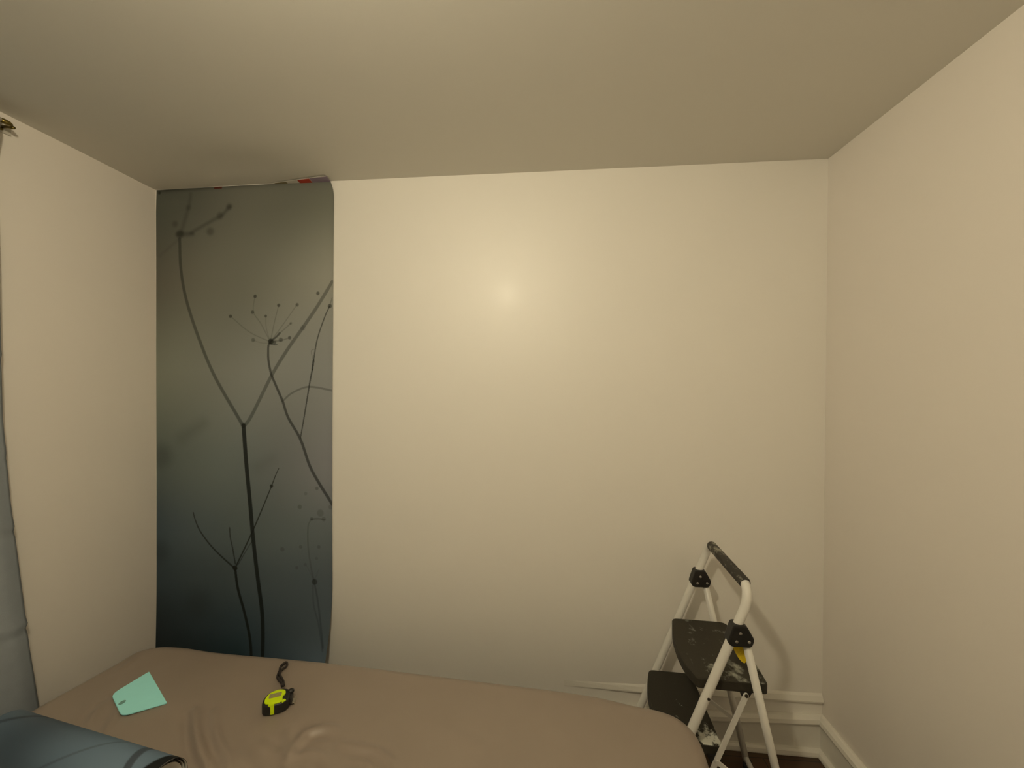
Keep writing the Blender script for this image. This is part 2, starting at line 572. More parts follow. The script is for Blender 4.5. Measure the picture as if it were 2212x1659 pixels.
DOTS=[(-1.7307,2.2185,0.0186,0.55,4),(-1.5749,2.2248,0.0186,0.42,5),(-1.525,2.2976,0.0166,0.4,4),(-1.4778,2.3373,0.0145,0.45,4),(-1.7572,2.268,0.0145,0.35,4),(-1.6871,2.3427,0.0124,0.3,4),(-1.2656,1.7011,0.0135,0.85,1.5),(-1.2471,1.6967,0.0083,0.6,1.5),(-1.4709,1.8222,0.0083,0.7,1.2),(-1.3456,1.9132,0.0083,0.7,1.2),(-1.3584,1.8395,0.0083,0.6,1.2),(-1.292,1.8204,0.0066,0.6,1),(-1.2274,1.8694,0.0079,0.65,1.2),(-1.136,1.8703,0.0083,0.55,1.5),(-1.1668,1.7846,0.0062,0.4,1.5),(-1.216,1.7084,0.0103,0.55,1.5),(-1.1724,1.7179,0.0083,0.6,1.5),(-1.3549,1.709,0.0093,0.45,1.8),(-1.0341,1.9214,0.0083,0.65,1.2),(-1.1075,1.7627,0.0124,0.25,2),(-0.9756,1.8619,0.0103,0.7,1.5),(-1.4478,0.6304,0.0124,0.92,0.8),(-1.2616,1.0247,0.0083,0.85,0.7),(-1.4029,1.3084,0.0145,0.3,2),(-1.0484,0.5855,0.0135,0.65,2),(-1.0611,0.8776,0.0083,0.4,2),(-1.2078,0.7299,0.0103,0.3,2),(-1.1165,0.7449,0.0083,0.3,2),(-1.0269,0.749,0.0083,0.3,2),(-1.1361,0.6469,0.0083,0.25,2),(-1.0938,0.6633,0.0072,0.22,2),(-1.0381,0.6947,0.0072,0.22,2),(-1.1203,0.9314,0.0103,0.32,2),(-1.0908,0.9942,0.0083,0.22,2),(-1.0354,1.0201,0.0083,0.35,1.5),(-1.0187,0.9064,0.0166,0.25,3),(-1.0022,0.8788,0.0103,0.3,2),(-0.9685,0.9359,0.0103,0.25,2),(-1.8299,1.1541,0.0538,0.3,16),(-1.8431,0.6939,0.0497,0.3,16),(-1.6365,0.4584,0.0621,0.2,20),(-1.8420,2.4200,0.0070,0.8,3)]


def smooth01(t):
    t = np.clip(t, 0, 1)
    return t * t * (3 - 2 * t)


def mural_base(X, Z):
    """albedo of the print: misty grey-green above, teal and near-black below"""
    xs = np.array([-1.86, -1.41, -1.00])
    zs = np.array([0.24, 0.37, 0.58, 0.80, 1.13, 1.57, 2.00, 2.33])
    T = np.array([
        [(4, 7, 6), (13, 20, 17), (44, 47, 42)],
        [(10, 14, 12), (28, 33, 29), (47, 49, 42)],
        [(25, 30, 27), (47, 50, 42), (56, 58, 50)],
        [(38, 43, 39), (64, 66, 54), (70, 70, 59)],
        [(62, 64, 50), (80, 80, 66), (98, 92, 78)],
        [(85, 82, 62), (105, 100, 80), (118, 112, 92)],
        [(68, 62, 45), (88, 82, 62), (112, 104, 80)],
        [(50, 48, 34), (72, 66, 48), (82, 76, 55)]], float)
    Wl = np.array([(138, 123, 93), (150, 135, 103), (165, 150, 116), (180, 163, 127), (195, 178, 140), (203, 186, 148), (197, 180, 143), (183, 166, 130)], float)
    L = np.array([[lin(c) for c in row] for row in T])
    WL = np.array([lin(c) for c in Wl])
    A = 1.08 * L / WL[:, None, :]
    A *= np.array((1.04, 1.01, 0.92))
    A[:, 0, :] *= 1.35
    A[:, 1, :] *= 1.12
    out = np.zeros(X.shape + (3,))
    fx = np.interp(X, xs, np.arange(3))
    fz = np.interp(Z, zs, np.arange(8))
    ix = np.clip(np.floor(fx).astype(int), 0, 1)
    iz = np.clip(np.floor(fz).astype(int), 0, 6)
    tx = (fx - ix)[..., None]
    tz = (fz - iz)[..., None]
    tz = tz * 0.5 + 0.5 * tz * tz * (3 - 2 * tz)
    out = (A[iz, ix] * (1 - tx) + A[iz, ix + 1] * tx) * (1 - tz) + (A[iz + 1, ix] * (1 - tx) + A[iz + 1, ix + 1] * tx) * tz
    mist = 1 + 0.07 * np.sin(5.1 * X + 2.3 * Z + 0.7) * np.sin(3.3 * Z - 2.1 * X) + 0.04 * np.sin(11 * X - 6 * Z)
    return out * mist[..., None]


def draw_stems(X, Z, C):
    """print stems and seed heads into C (albedo), working in small windows"""
    xs, zs = X[0, :], Z[:, 0]
    for pts, w0, w1, al, tone, bl in STEMS:
        P = [(p.x, p.y) for p in catmull([(a, b, 0) for a, b in pts], 6)]
        n = len(P)
        soft = 0.0012 * bl * (2.2 if bl > 3 else 1.0)
        pad = max(w0, w1) + 3 * soft
        i0, i1 = np.searchsorted(xs, [min(p[0] for p in P) - pad, max(p[0] for p in P) + pad])
        j0, j1 = np.searchsorted(zs, [min(p[1] for p in P) - pad, max(p[1] for p in P) + pad])
        if i1 <= i0 or j1 <= j0:
            continue
        x, z = X[j0:j1, i0:i1], Z[j0:j1, i0:i1]
        best = np.full(x.shape, 9.0)
        for k in range(n - 1):
            ax, az = P[k]
            dx, dz = P[k + 1][0] - ax, P[k + 1][1] - az
            t = np.clip(((x - ax) * dx + (z - az) * dz) / (dx * dx + dz * dz + 1e-12), 0, 1)
            d = np.hypot(x - ax - t * dx, z - az - t * dz)
            hw = 0.5 * (w0 + (w1 - w0) * (k + t) / (n - 1))
            best = np.minimum(best, d - hw)
        a = al * (1 - smooth01((best + soft) / (2 * soft)))
        tgt = np.array((0.008, 0.012, 0.011)) if tone == 'd' else np.array((0.018, 0.024, 0.021))
        C[j0:j1, i0:i1] += (tgt - C[j0:j1, i0:i1]) * a[..., None]
    for cx, cz, r, al, bl in DOTS:
        soft = 0.0012 * bl * (2.0 if bl > 3 else 1.0)
        pad = r + 3 * soft
        i0, i1 = np.searchsorted(xs, [cx - pad, cx + pad])
        j0, j1 = np.searchsorted(zs, [cz - pad, cz + pad])
        if i1 <= i0 or j1 <= j0:
            continue
        d = np.hypot(X[j0:j1, i0:i1] - cx, Z[j0:j1, i0:i1] - cz) - r
        a = al * (1 - smooth01((d + soft) / (2 * soft)))
        C[j0:j1, i0:i1] += (np.array((0.008, 0.010, 0.007)) - C[j0:j1, i0:i1]) * a[..., None]


def grid_mesh(name, V, C):
    """V (rows, cols, 3) and colours C -> quad mesh with attribute 'print'"""
    nj, ni = V.shape[:2]
    idx = np.arange(nj * ni).reshape(nj, ni)
    q = np.stack([idx[:-1, :-1], idx[:-1, 1:], idx[1:, 1:], idx[1:, :-1]], -1).reshape(-1)
    nf = (nj - 1) * (ni - 1)
    me = bpy.data.meshes.new(name)
    me.vertices.add(nj * ni)
    me.vertices.foreach_set('co', V.reshape(-1).astype(np.float32))
    me.loops.add(nf * 4)
    me.loops.foreach_set('vertex_index', q.astype(np.int32))
    me.polygons.add(nf)
    me.polygons.foreach_set('loop_start', np.arange(0, nf * 4, 4, dtype=np.int32))
    me.polygons.foreach_set('loop_total', np.full(nf, 4, dtype=np.int32))
    me.update(calc_edges=True)
    at = me.color_attributes.new('print', 'FLOAT_COLOR', 'POINT')
    rgba = np.ones((nj * ni, 4), np.float32)
    rgba[:, :3] = np.clip(C.reshape(-1, 3), 0.003, 1)
    at.data.foreach_set('color', rgba.reshape(-1))
    return me


mural = empty('wall_mural_panel', (-1.41, yb(-1.41), 0.0))
tag(mural, 'tall dark wallpaper mural panel of plant stems hanging beside the left corner', 'wallpaper')
ni, nj = 440, 1090
sx = np.linspace(0, 1, ni)
sz = np.linspace(0.03, 1, nj)
SX, SZ = np.meshgrid(sx, sz)
zt = np.interp(SX, [0, 0.25, 0.7, 0.85, 1.0], [2.432, 2.435, 2.438, 2.4385, 2.4385])
Zm = SZ * zt
edge = -0.9585 - 0.016 * np.clip((Zm - 2.36) / 0.075, 0, 1) ** 2.2 - 0.006 * np.exp(-((Zm - 1.2) / 0.9) ** 2)
left = XL + 0.003 + 0.004 * np.clip((Zm - 2.3) / 0.14, 0, 1) ** 2
Xm = left + SX * (edge - left)
loose = np.clip((0.62 - Zm) / 0.6, 0, 1) ** 2 * (0.015 + 0.17 * SX ** 1.5)
lift = 0.0015 + loose + 0.003 * np.clip((SX - 0.97) / 0.03, 0, 1) ** 2 + 0.0006 * np.sin(9 * SX + 3 * Zm) ** 2
Ym = D + PHI * Xm - lift
C = mural_base(Xm, Zm)
draw_stems_X = np.repeat(np.linspace(XL + 0.003, -0.9585, ni)[None, :], nj, 0)
draw_stems_Z = np.repeat((sz * 2.434)[:, None], ni, 1)
draw_stems(draw_stems_X, draw_stems_Z, C)
# upper edge darkened, less so towards the right, with a small red register mark
C *= (1 - 0.55 * np.exp(-((zt - Zm) / 0.012) ** 2) * (1 - 0.8 * SX))[..., None]
red = ((Xm > -1.555) & (Xm < -1.515) & (zt - Zm < 0.010))
C[red] = (0.10, 0.02, 0.012)
V = np.stack([Xm + 1.41, Ym - yb(-1.41), Zm], -1)
mo = link('printed_sheet', grid_mesh('printed_sheet', V, C), M['print'], mural, smooth=True)

# printed margin of the panel folded onto the ceiling
zc = HC - 0.0035


def ceil_patch(name, xa, xb_, wa, wb, m, dz=0.0):
    vs = []
    for z in (zc - dz, zc - dz + 0.0008):
        for x, wd in ((xa, wa), (xb_, wb)):
            vs += [(x + 1.41, yb(x) - 0.0015 - yb(-1.41), z), (x + 1.41 + 0.006 * (wd / 0.045), yb(x) - 0.0015 - wd - yb(-1.41), z)]
    return py_obj(name, vs, [(0, 1, 3, 2), (4, 6, 7, 5), (0, 2, 6, 4), (1, 5, 7, 3), (0, 4, 5, 1), (2, 3, 7, 6)], m, mural)


ceil_patch('blank_margin', -1.29, -0.985, 0.004, 0.052, M['paper_back'])
ceil_patch('colour_patch', -1.125, -1.065, 0.028, 0.034, M['red_ink'], 0.0010)
ceil_patch('colour_patch', -1.062, -0.975, 0.036, 0.046, M['lilac_ink'], 0.0010)
ceil_patch('colour_patch', -1.245, -1.185, 0.010, 0.018, M['olive_ink'], 0.0010)

# ------------------------------------------------------------------ curtain and rod on the left wall
rod = empty('curtain_rod', (XL, 0.3, 2.384))
tag(rod, 'thin curtain rod with brass bracket high on the left wall', 'curtain rod')
bm = bmesh.new()
bm_tube(bm, [(0.062, -1.0, 0), (0.062, 0.895, 0)], 0.007, 14)
bm_obj('rod', bm, M['pale_plate'], rod, True)
for yy in (0.917, -0.99):
    bm = bmesh.new()
    bm_tube(bm, [(0.062, yy - 0.022, 0), (0.062, yy - 0.012, 0), (0.062, yy, 0), (0.062, yy + 0.008, 0)], [0.007, 0.0085, 0.008, 0.004], 14)
    bm_obj('finial', bm, M['brass'], rod, True)
    b = empty('bracket', (0, yy + 0.022, 0.008))
    b.parent = rod
    bm = bmesh.new()
    bm_box(bm, (0.0005, -0.016, -0.022), (0.006, 0.022, 0.016), 0.0015)
    bm_obj('bracket_plate', bm, M['pale_plate'], b)
    bm = bmesh.new()
    bm_tube(bm, [(0.004, 0.0, -0.002), (0.03, -0.004, -0.006), (0.05, -0.008, -0.012), (0.062, -0.010, -0.014)], 0.005, 10)
    bm_obj('bracket_arm', bm, M['brass'], b, True)
    bm = bmesh.new()
    bm_tube(bm, [(0.0055, -0.006, -0.012), (0.010, -0.006, -0.012)], 0.005, 10)
    bm_obj('screw', bm, M['brass'], b, True)

ez = [0.06, 0.353, 0.571, 0.778, 1.111, 1.396, 1.923, 2.375]
ey = [1.325, 1.293, 1.268, 1.250, 1.221, 1.204, 1.196, 1.185]
nu, nv = 220, 120
cv, cf = [], []
for j in range(nv + 1):
    z = 0.06 + (2.408 - 0.06) * j / nv
    ye = float(np.interp(z, ez, ey))
    for i in range(nu + 1):
        s = i / nu
        y = -0.62 + (ye + 0.62) * s
        amp = 0.026 * (0.55 + 0.45 * (1 - z / 2.4)) * (1 - 0.75 * max(0, (s - 0.93) / 0.07))
        x = XL + 0.064 + amp * min(1.0, 0.35 + (2.408 - z) * 2) * math.sin(2 * math.pi * (1 - s) * 11 + 0.5 * math.sin(3 * z)) - 0.010 * max(0, (s - 0.93) / 0.07)
        for zc_, dp in ((0.665, 0.006), (1.02, 0.004), (1.28, 0.003), (1.60, 0.003)):
            zz = z - zc_ - 0.05 * (s - 0.95)
            x += dp * math.exp(-(zz / 0.014) ** 2) - dp * math.exp(-((zz + 0.022) / 0.012) ** 2)
        x += 0.020 * max(0.0, min(1.0, (z - 2.25) / 0.1))
        cv.append((x - XL, y - 0.3, z))
for j in range(nv):
    for i in range(nu):
        a = j * (nu + 1) + i
        cf.append((a, a + 1, a + nu + 2, a + nu + 1))
me = bpy.data.meshes.new('curtain')
me.from_pydata(cv, [], cf)
me.update()
cur = link('curtain', me, M['curtain'], smooth=True)
cur.location = (XL, 0.3, 0)
so = cur.modifiers.new('thick', 'SOLIDIFY')
so.thickness = 0.0012
so.offset = 0
tag(cur, 'blue-grey curtain with fold creases hanging along the left wall', 'curtain')

# ------------------------------------------------------------------ bed: frame, and mattress in a taupe sheet
KB = 0.962
TOP, ER, BOT = CAM_Z - (CAM_Z - 0.467) * KB, 0.041, 0.258
OUT = [(0.455, 0.95), (0.455, 1.13), (0.459, 1.17), (0.462, 1.214), (0.456, 1.253), (0.427, 1.293), (0.376, 1.315), (0.306, 1.328), (0.128, 1.362),
       (-0.277, 1.395), (-0.796, 1.434), (-1.235, 1.452), (-1.406, 1.468), (-1.50, 1.466), (-1.546, 1.451), (-1.572, 1.425), (-1.582, 1.358), (-1.602, 1.259),
       (-1.622, 1.159), (-1.637, 1.0), (-1.645, 0.60), (-1.63, 0.50), (-1.57, 0.445), (-1.45, 0.425), (-0.5, 0.385), (0.28, 0.36), (0.38, 0.385), (0.44, 0.44), (0.455, 0.55)]
P = catmull([(a * KB, b * KB, 0) for a, b in OUT], 40, True)
# resample evenly
P = np.array([(p.x, p.y) for p in P])
seg = np.hypot(*(np.roll(P, -1, 0) - P).T)
cum = np.concatenate([[0], np.cumsum(seg)])
NP = 900
tt = np.linspace(0, cum[-1], NP, endpoint=False)
P = np.stack([np.interp(tt, cum, np.append(P[:, k], P[0, k])) for k in (0, 1)], -1)
Tn = np.roll(P, -1, 0) - np.roll(P, 1, 0)
Tn /= np.linalg.norm(Tn, axis=1)[:, None]
Nn = np.stack([Tn[:, 1], -Tn[:, 0]], -1)          # outward for a counter-clockwise outline
P = P + Nn * 0.43 * ER
ctr = np.stack([np.clip(P[:, 0], -1.15, 0.02), np.full(NP, 0.88)], -1)
rings, zs = [], []
rings.append(P - Nn * 0.02); zs.append(np.full(NP, BOT))
rings.append(P - Nn * 0.004); zs.append(np.full(NP, BOT + 0.008))
for z in np.linspace(BOT + 0.03, TOP - ER, 6):
    rings.append(P + Nn * 0.004 * math.sin(math.pi * (z - BOT) / (TOP - BOT))); zs.append(np.full(NP, z))
for a in np.linspace(0, 90, 9)[1:]:
    a = math.radians(a)
    rings.append(P - Nn * ER * (1 - math.cos(a))); zs.append(np.full(NP, TOP - ER + ER * math.sin(a)))
inner = P - Nn * ER
for t in np.linspace(0, 0.985, 84)[1:]:
    rings.append(inner * (1 - t) + ctr * t); zs.append(np.full(NP, TOP))
R_ = np.array(rings)
Z_ = np.array(zs)
# wrinkles: ridges (points, width, height)
RID = [
    ([(-1.102, 1.185), (-1.055, 1.135), (-1.011, 1.093), (-0.96, 1.05), (-0.914, 1.018), (-0.88, 0.975)], 0.012, 0.0110),
    ([(-1.037, 1.184), (-1.00, 1.145), (-0.965, 1.112), (-0.92, 1.075), (-0.877, 1.046), (-0.83, 1.0)], 0.010, 0.0075),
    ([(-0.759, 1.145), (-0.735, 1.10), (-0.703, 1.06), (-0.68, 1.0)], 0.016, 0.006),
    ([(-0.705, 1.06), (-0.705, 1.10), (-0.70, 1.134), (-0.66, 1.155), (-0.627, 1.156), (-0.60, 1.145)], 0.014, 0.0065),
    ([(-0.58, 1.115), (-0.525, 1.105), (-0.475, 1.10), (-0.438, 1.082), (-0.40, 1.055), (-0.38, 1.01)], 0.013, 0.006),
    ([(-0.70, 1.058), (-0.66, 1.075), (-0.619, 1.067), (-0.58, 1.045)], 0.012, 0.004),
    ([(-0.703, 1.06), (-0.77, 1.075), (-0.82, 1.10)], 0.012, 0.003),
    ([(-0.53, 1.07), (-0.48, 1.06), (-0.44, 1.03)], 0.010, 0.004),
    ([(-0.84, 1.06), (-0.80, 1.03), (-0.74, 0.99)], 0.014, 0.0035),
    ([(-1.42, 1.20), (-1.41, 1.16), (-1.38, 1.11)], 0.012, 0.003),
    ([(-1.36, 1.19), (-1.33, 1.14), (-1.30, 1.09)], 0.012, 0.0025),
    ([(-1.575, 1.42), (-1.54, 1.38), (-1.53, 1.33)], 0.012, 0.003),
    ([(-0.15, 1.10), (-0.05, 1.05), (0.0, 1.0)], 0.03, 0.003),
    ([(-0.25, 1.17), (-0.17, 1.14), (-0.12, 1.08)], 0.02, 0.002),
]
topm = Z_ > TOP - 0.5 * ER
dzt = np.zeros_like(Z_)
for pts, wd, ht in RID:
    Q = [(p.x, p.y) for p in catmull([(a * KB, b * KB, 0) for a, b in pts], 5)]
    ht *= 1.3
    lo = np.min(np.array(Q), 0) - 4 * wd
    hi = np.max(np.array(Q), 0) + 4 * wd
    sel = topm & (R_[..., 0] > lo[0]) & (R_[..., 0] < hi[0]) & (R_[..., 1] > lo[1]) & (R_[..., 1] < hi[1])
    x, y = R_[sel][:, 0], R_[sel][:, 1]
    best = np.full(x.shape, 9.0)
    bt = np.zeros(x.shape)
    sg = np.zeros(x.shape)
    for k in range(len(Q) - 1):
        ax, ay = Q[k]
        dx, dy = Q[k + 1][0] - ax, Q[k + 1][1] - ay
        t = np.clip(((x - ax) * dx + (y - ay) * dy) / (dx * dx + dy * dy), 0, 1)
        ox, oy = x - ax - t * dx, y - ay - t * dy
        d = np.hypot(ox, oy)
        s = np.sign(ox * dy - oy * dx)
        up = d < best
        best[up] = d[up]
        bt[up] = ((k + t) / (len(Q) - 1))[up]
        sg[up] = s[up]
    env = np.sin(np.pi * np.clip(0.06 + 0.88 * bt, 0, 1)) ** 0.7
    dd = best * sg
    h = ht * (np.exp(-(best / wd) ** 2) - 0.55 * np.exp(-((dd - 1.7 * wd) / (1.1 * wd)) ** 2))
    dzt[sel] += h * env
soft = 0.0022 * np.sin(5.3 * R_[..., 0] + 1.0) * np.sin(6.1 * R_[..., 1]) + 0.0012 * np.sin(13 * R_[..., 0] + 9 * R_[..., 1]) + 0.0007 * np.sin(31 * R_[..., 0] - 17 * R_[..., 1])
rngs = np.arange(R_.shape[0])[:, None]
Z_ = np.where(topm, Z_ + (dzt + soft) * np.clip((rngs - 12) / 8.0, 0, 1), Z_)
nr = R_.shape[0]


def bed_z(x, y):
    d = np.hypot(R_[14:, :, 0] - x, R_[14:, :, 1] - y)
    k = np.unravel_index(np.argmin(d), d.shape)
    return float(Z_[14:][k])


BO = (-0.57, 0.875)
V = np.concatenate([R_ - np.array(BO), Z_[..., None] - BOT], -1).reshape(-1, 3)
idx = np.arange(nr * NP).reshape(nr, NP)
nxt = np.roll(idx, -1, 1)
q = np.stack([idx[:-1], nxt[:-1], nxt[1:], idx[1:]], -1).reshape(-1, 4)
faces = [tuple(f) for f in q.tolist()]
faces.append(tuple(idx[0][::-1].tolist()))
faces.append(tuple(idx[-1].tolist()))
me = bpy.data.meshes.new('mattress')
me.from_pydata(V.tolist(), [], faces)
me.update()
mt = link('mattress', me, M['sheet'], smooth=True)
mt.location = (BO[0], BO[1], BOT)
tag(mt, 'mattress in a wrinkled taupe satin sheet filling the lower left', 'mattress')

bed = empty('bed_frame', (BO[0], BO[1], 0))
tag(bed, 'low dark wooden bed frame under the taupe mattress', 'bed frame')
bm = bmesh.new()
bm_box(bm, (-0.96, -0.42, 0.21), (0.93, 0.34, BOT), 0.004)
bm_obj('platform', bm, M['bed_wood'], bed)
for sy in (-0.44, 0.335):
    bm = bmesh.new()
    bm_box(bm, (-0.96, sy, 0.16), (0.93, sy + 0.025, BOT - 0.001), 0.003)
    bm_obj('side_rail', bm, M['bed_wood'], bed)
for x in (-0.91, 0.82):
    for y in (-0.38, 0.29):
        bm = bmesh.new()
        bm_tube(bm, [(x, y, 0.0), (x, y, 0.215)], [0.022, 0.030], 14)
        bm_obj('leg', bm, M['bed_wood'], bed, False)

# ------------------------------------------------------------------ rolled wallpaper on the bed
A0, A1 = Vector((-0.903, 0.8781)) * KB, Vector((-1.475, 0.975)) * KB
RR = 0.064
ax = A1 - A0
LEN = ax.length
ang = math.atan2(ax.y, ax.x)
zb0 = max(bed_z(*(A0 * (1 - k / 30) + A1 * (k / 30) + Vector((0, o)))) for k in range(31) for o in (-0.02, 0, 0.02)) + 0.0005
roll = empty('wallpaper_roll', (A0.x, A0.y, zb0), ang)
tag(roll, 'blue-grey roll of printed wallpaper lying across the corner of the bed', 'wallpaper roll')
nt_, na = 200, 420
TURN = 3.2
th = np.linspace(0, 2 * math.pi * TURN, na)
t = np.linspace(0, LEN, nt_)
TH_, TT = np.meshgrid(th, t)                      # rows along axis
rad = RR - 0.0042 * TH_ / (2 * math.pi)
start = math.radians(-75)
an = start + TH_
Yr = rad * np.cos(an)
Zr = RR + rad * np.sin(an)
shift = 0.004 * np.floor(TH_ / (2 * math.pi)) * 0
Vr = np.stack([TT + 0.006 * np.sin(an) * 0 + shift + 0.003 * TH_ / 6.28, Yr, Zr], -1)
# misty blue-grey print with a few dark stems round the roll; black band at its end
Cb = np.array((0.105, 0.152, 0.205)) * np.ones(TT.shape + (3,))
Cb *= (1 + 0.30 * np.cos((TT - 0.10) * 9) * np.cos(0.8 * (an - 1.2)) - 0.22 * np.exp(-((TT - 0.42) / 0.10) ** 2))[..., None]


def band(t0, k, a0, wd, al, col=(0.012, 0.016, 0.022)):
    d = np.abs(TT - (t0 + k * (an - a0) + 0.010 * np.sin(2.0 * (an - a0))))
    a = al * (1 - smooth01((d - wd * 0.5 + 0.003) / 0.006))
    global Cb
    Cb = Cb + (np.array(col) - Cb) * a[..., None]


band(0.072, 0.012, 1.2, 0.021, 0.72, (0.025, 0.027, 0.034))
band(0.165, -0.085, 2.18, 0.009, 0.40)
band(0.470, -0.095, 2.18, 0.018, 0.60)
band(0.006, 0.0, 0, 0.052, 0.985, (0.004, 0.005, 0.005))
me_o = grid_mesh('outer_print', Vr, Cb)
link('printed_face', me_o, M['print'], roll, smooth=True)
rin = rad - 0.0007
Vi = np.stack([Vr[..., 0], rin * np.cos(an), RR + rin * np.sin(an)], -1)[:, ::-1]
link('paper_back', grid_mesh('paper_back', Vi[:, ::3], np.ones(Vi[:, ::3].shape)), M['paper_back'], roll, smooth=True)

# ------------------------------------------------------------------ wallpaper smoother (mint plastic trapezoid)
k_ = (CAM_Z - TOP) / (CAM_Z - 0.31)
SM = [(-1.612 * k_, 1.517 * k_), (-1.389 * k_, 1.375 * k_), (-1.497 * k_, 1.307 * k_), (-1.638 * k_, 1.394 * k_)]
SM = SM[::-1]
sc_ = (sum(p[0] for p in SM) / 4, sum(p[1] for p in SM) / 4)
smz = max(bed_z(*p) for p in SM + [sc_]) + 0.0003
sm = empty('wallpaper_smoother', (sc_[0], sc_[1], smz))
tag(sm, 'mint green plastic wallpaper smoother lying on the taupe sheet', 'smoothing tool')
poly = [(p[0] - sc_[0], p[1] - sc_[1]) for p in SM]
bm = bmesh.new()
bm_prism(bm, round_poly(poly, [0.022, 0.022, 0.005, 0.005], 6), 2, 0.0, 0.0045, 0.0012)
bm_obj('blade', bm, M['teal'], sm)
hx, hy = -1.555 * k_ - sc_[0], 1.361 * k_ - sc_[1]
bm = bmesh.new()
bm_prism(bm, [(hx + 0.0075 * math.cos(2 * math.pi * i / 16), hy + 0.0095 * math.sin(2 * math.pi * i / 16)) for i in range(16)], 2, 0.0040, 0.0049)
bm_obj('moulded_mark', bm, M['hole'], sm)

# ------------------------------------------------------------------ tape measure
TX, TY = -0.850 * KB, 1.219 * KB
tz = max(bed_z(TX + a, TY + b) for a in (-0.04, -0.02, 0, 0.02, 0.04) for b in (-0.04, -0.02, 0, 0.02, 0.04)) + 0.0005
tm = empty('tape_measure', (TX, TY, tz), math.radians(24))
tag(tm, 'lime and black tape measure with wrist strap lying on the sheet', 'tape measure')
# outline in local axes: +x towards the mouth
body = round_poly([(-0.036, -0.026), (-0.012, -0.034), (0.022, -0.032), (0.036, -0.020), (0.037, 0.010), (0.026, 0.031), (-0.004, 0.036), (-0.030, 0.027), (-0.040, 0.0)], 0.016, 4)
bm = bmesh.new()
bm_prism(bm, body, 2, 0.0, 0.031, 0.005, 3)
bm_obj('body', bm, M['black_plastic'], tm, True)
face = round_poly([(-0.030, -0.022), (-0.010, -0.030), (0.014, -0.030), (0.020, -0.020), (0.016, -0.008), (0.024, 0.004), (0.020, 0.020), (0.000, 0.028), (-0.022, 0.022), (-0.033, 0.0)], 0.009, 4)
bm = bmesh.new()
bm_prism(bm, face, 2, 0.030, 0.0350, 0.002)
fp = bm_obj('face_plate', bm, M['lime'], tm, False)
bm = bmesh.new()
bm_prism(bm, round_poly([(-0.022, -0.006), (0.012, -0.006), (0.012, 0.012), (-0.022, 0.012)], 0.004, 4), 2, 0.0345, 0.0356)
bm_obj('face_label', bm, M['tape_label'], fp)
for a0, a1, sgn in ((-118, -92, 1), (-60, -42, 1)):
    pts = []
    for i in range(7):
        a = math.radians(a0 + (a1 - a0) * i / 6)
        pts.append((0.0385 * math.cos(a), 0.0345 * math.sin(a)))
    poly = pts + [(p[0] * 0.80, p[1] * 0.80) for p in pts[::-1]]
    bm = bmesh.new()
    bm_prism(bm, poly, 2, 0.004, 0.0330)
    bm_obj('side_stripe', bm, M['lime'], tm)
bm = bmesh.new()
bm_box(bm, (0.028, -0.012, 0.004), (0.043, 0.018, 0.026), 0.003)
bm_obj('mouth', bm, M['black_plastic'], tm)
bm = bmesh.new()
bm_box(bm, (0.041, -0.010, 0.006), (0.050, 0.010, 0.008), 0.0004)
bm_box(bm, (0.049, -0.011, 0.001), (0.0505, 0.011, 0.014), 0.0004)
bm_obj('blade_hook', bm, M['blade'], tm)
bm = bmesh.new()
bmesh.ops.create_uvsphere(bm, u_segments=14, v_segments=8, radius=0.009)
for v in bm.verts:
    v.co = Vector((v.co.x * 1.1 + 0.036, v.co.y + 0.016, v.co.z * 0.8 + 0.028))
bm_obj('lock_button', bm, M['black_plastic'], tm, True)
# strap: flat webbing loop trailing away over the sheet (world points -> local)
wp = [(-0.8373, 1.2293), (-0.8502, 1.246), (-0.871, 1.2645), (-0.888, 1.2819), (-0.8991, 1.3003), (-0.904, 1.3198), (-0.9046, 1.3356), (-0.9084, 1.3516)]
inv = Matrix.Rotation(-math.radians(24), 3, 'Z')


def tl(x, y, z):
    v = inv @ Vector((x - TX, y - TY, 0))
    return (v.x, v.y, z)


cen = [Vector((a, b, 0)) for a, b in wp]
cen = catmull(cen, 5)
n = len(cen)
Lp, Rp = [], []
for i, p in enumerate(cen):
    tdir = (cen[min(n - 1, i + 1)] - cen[max(0, i - 1)]).normalized()
    nd = Vector((-tdir.y, tdir.x, 0))
    s = i / (n - 1)
    opn = 0.0026 + 0.0060 * math.sin(math.pi * max(0, min(1, (s - 0.66) / 0.34))) + 0.0020 * math.sin(math.pi * max(0, min(1, (s - 0.12) / 0.42)))
    zz = bed_z(p.x, p.y) - tz + 0.005 + 0.016 * (1 - s) ** 2
    Lp.append(tl(*(p + nd * opn).xy, zz + 0.003 * math.sin(9 * s)))
    Rp.append(tl(*(p - nd * opn).xy, zz))
bm = bmesh.new()
bm_tube(bm, Lp + Rp[::-1], 0.0040, 8, True, flat=(1.25, 0.8))
bm_obj('wrist_strap', bm, M['strap'], tm, True)

# ------------------------------------------------------------------ folding step ladder
LX, LY, LTH = 0.6184, 1.4615, 0.0504
W, ZB, SF, SR = 0.179, 0.7448, 0.3865, 0.2311
lad = empty('step_ladder', (LX, LY, 0), math.pi / 2 - LTH)
tag(lad, 'white folding step ladder with paint-splashed dark steps by the right corner', 'ladder')
FV, RV = 0.012, -0.018                        # front and rear tube offsets at the brackets


def fleg(z):
    return FV + SF * (ZB - z)


def rleg(z):
    return RV - SR * (ZB - z)


TRF, TRR = 0.0138, 0.0118
ZH, VH = 0.8866, -0.0341
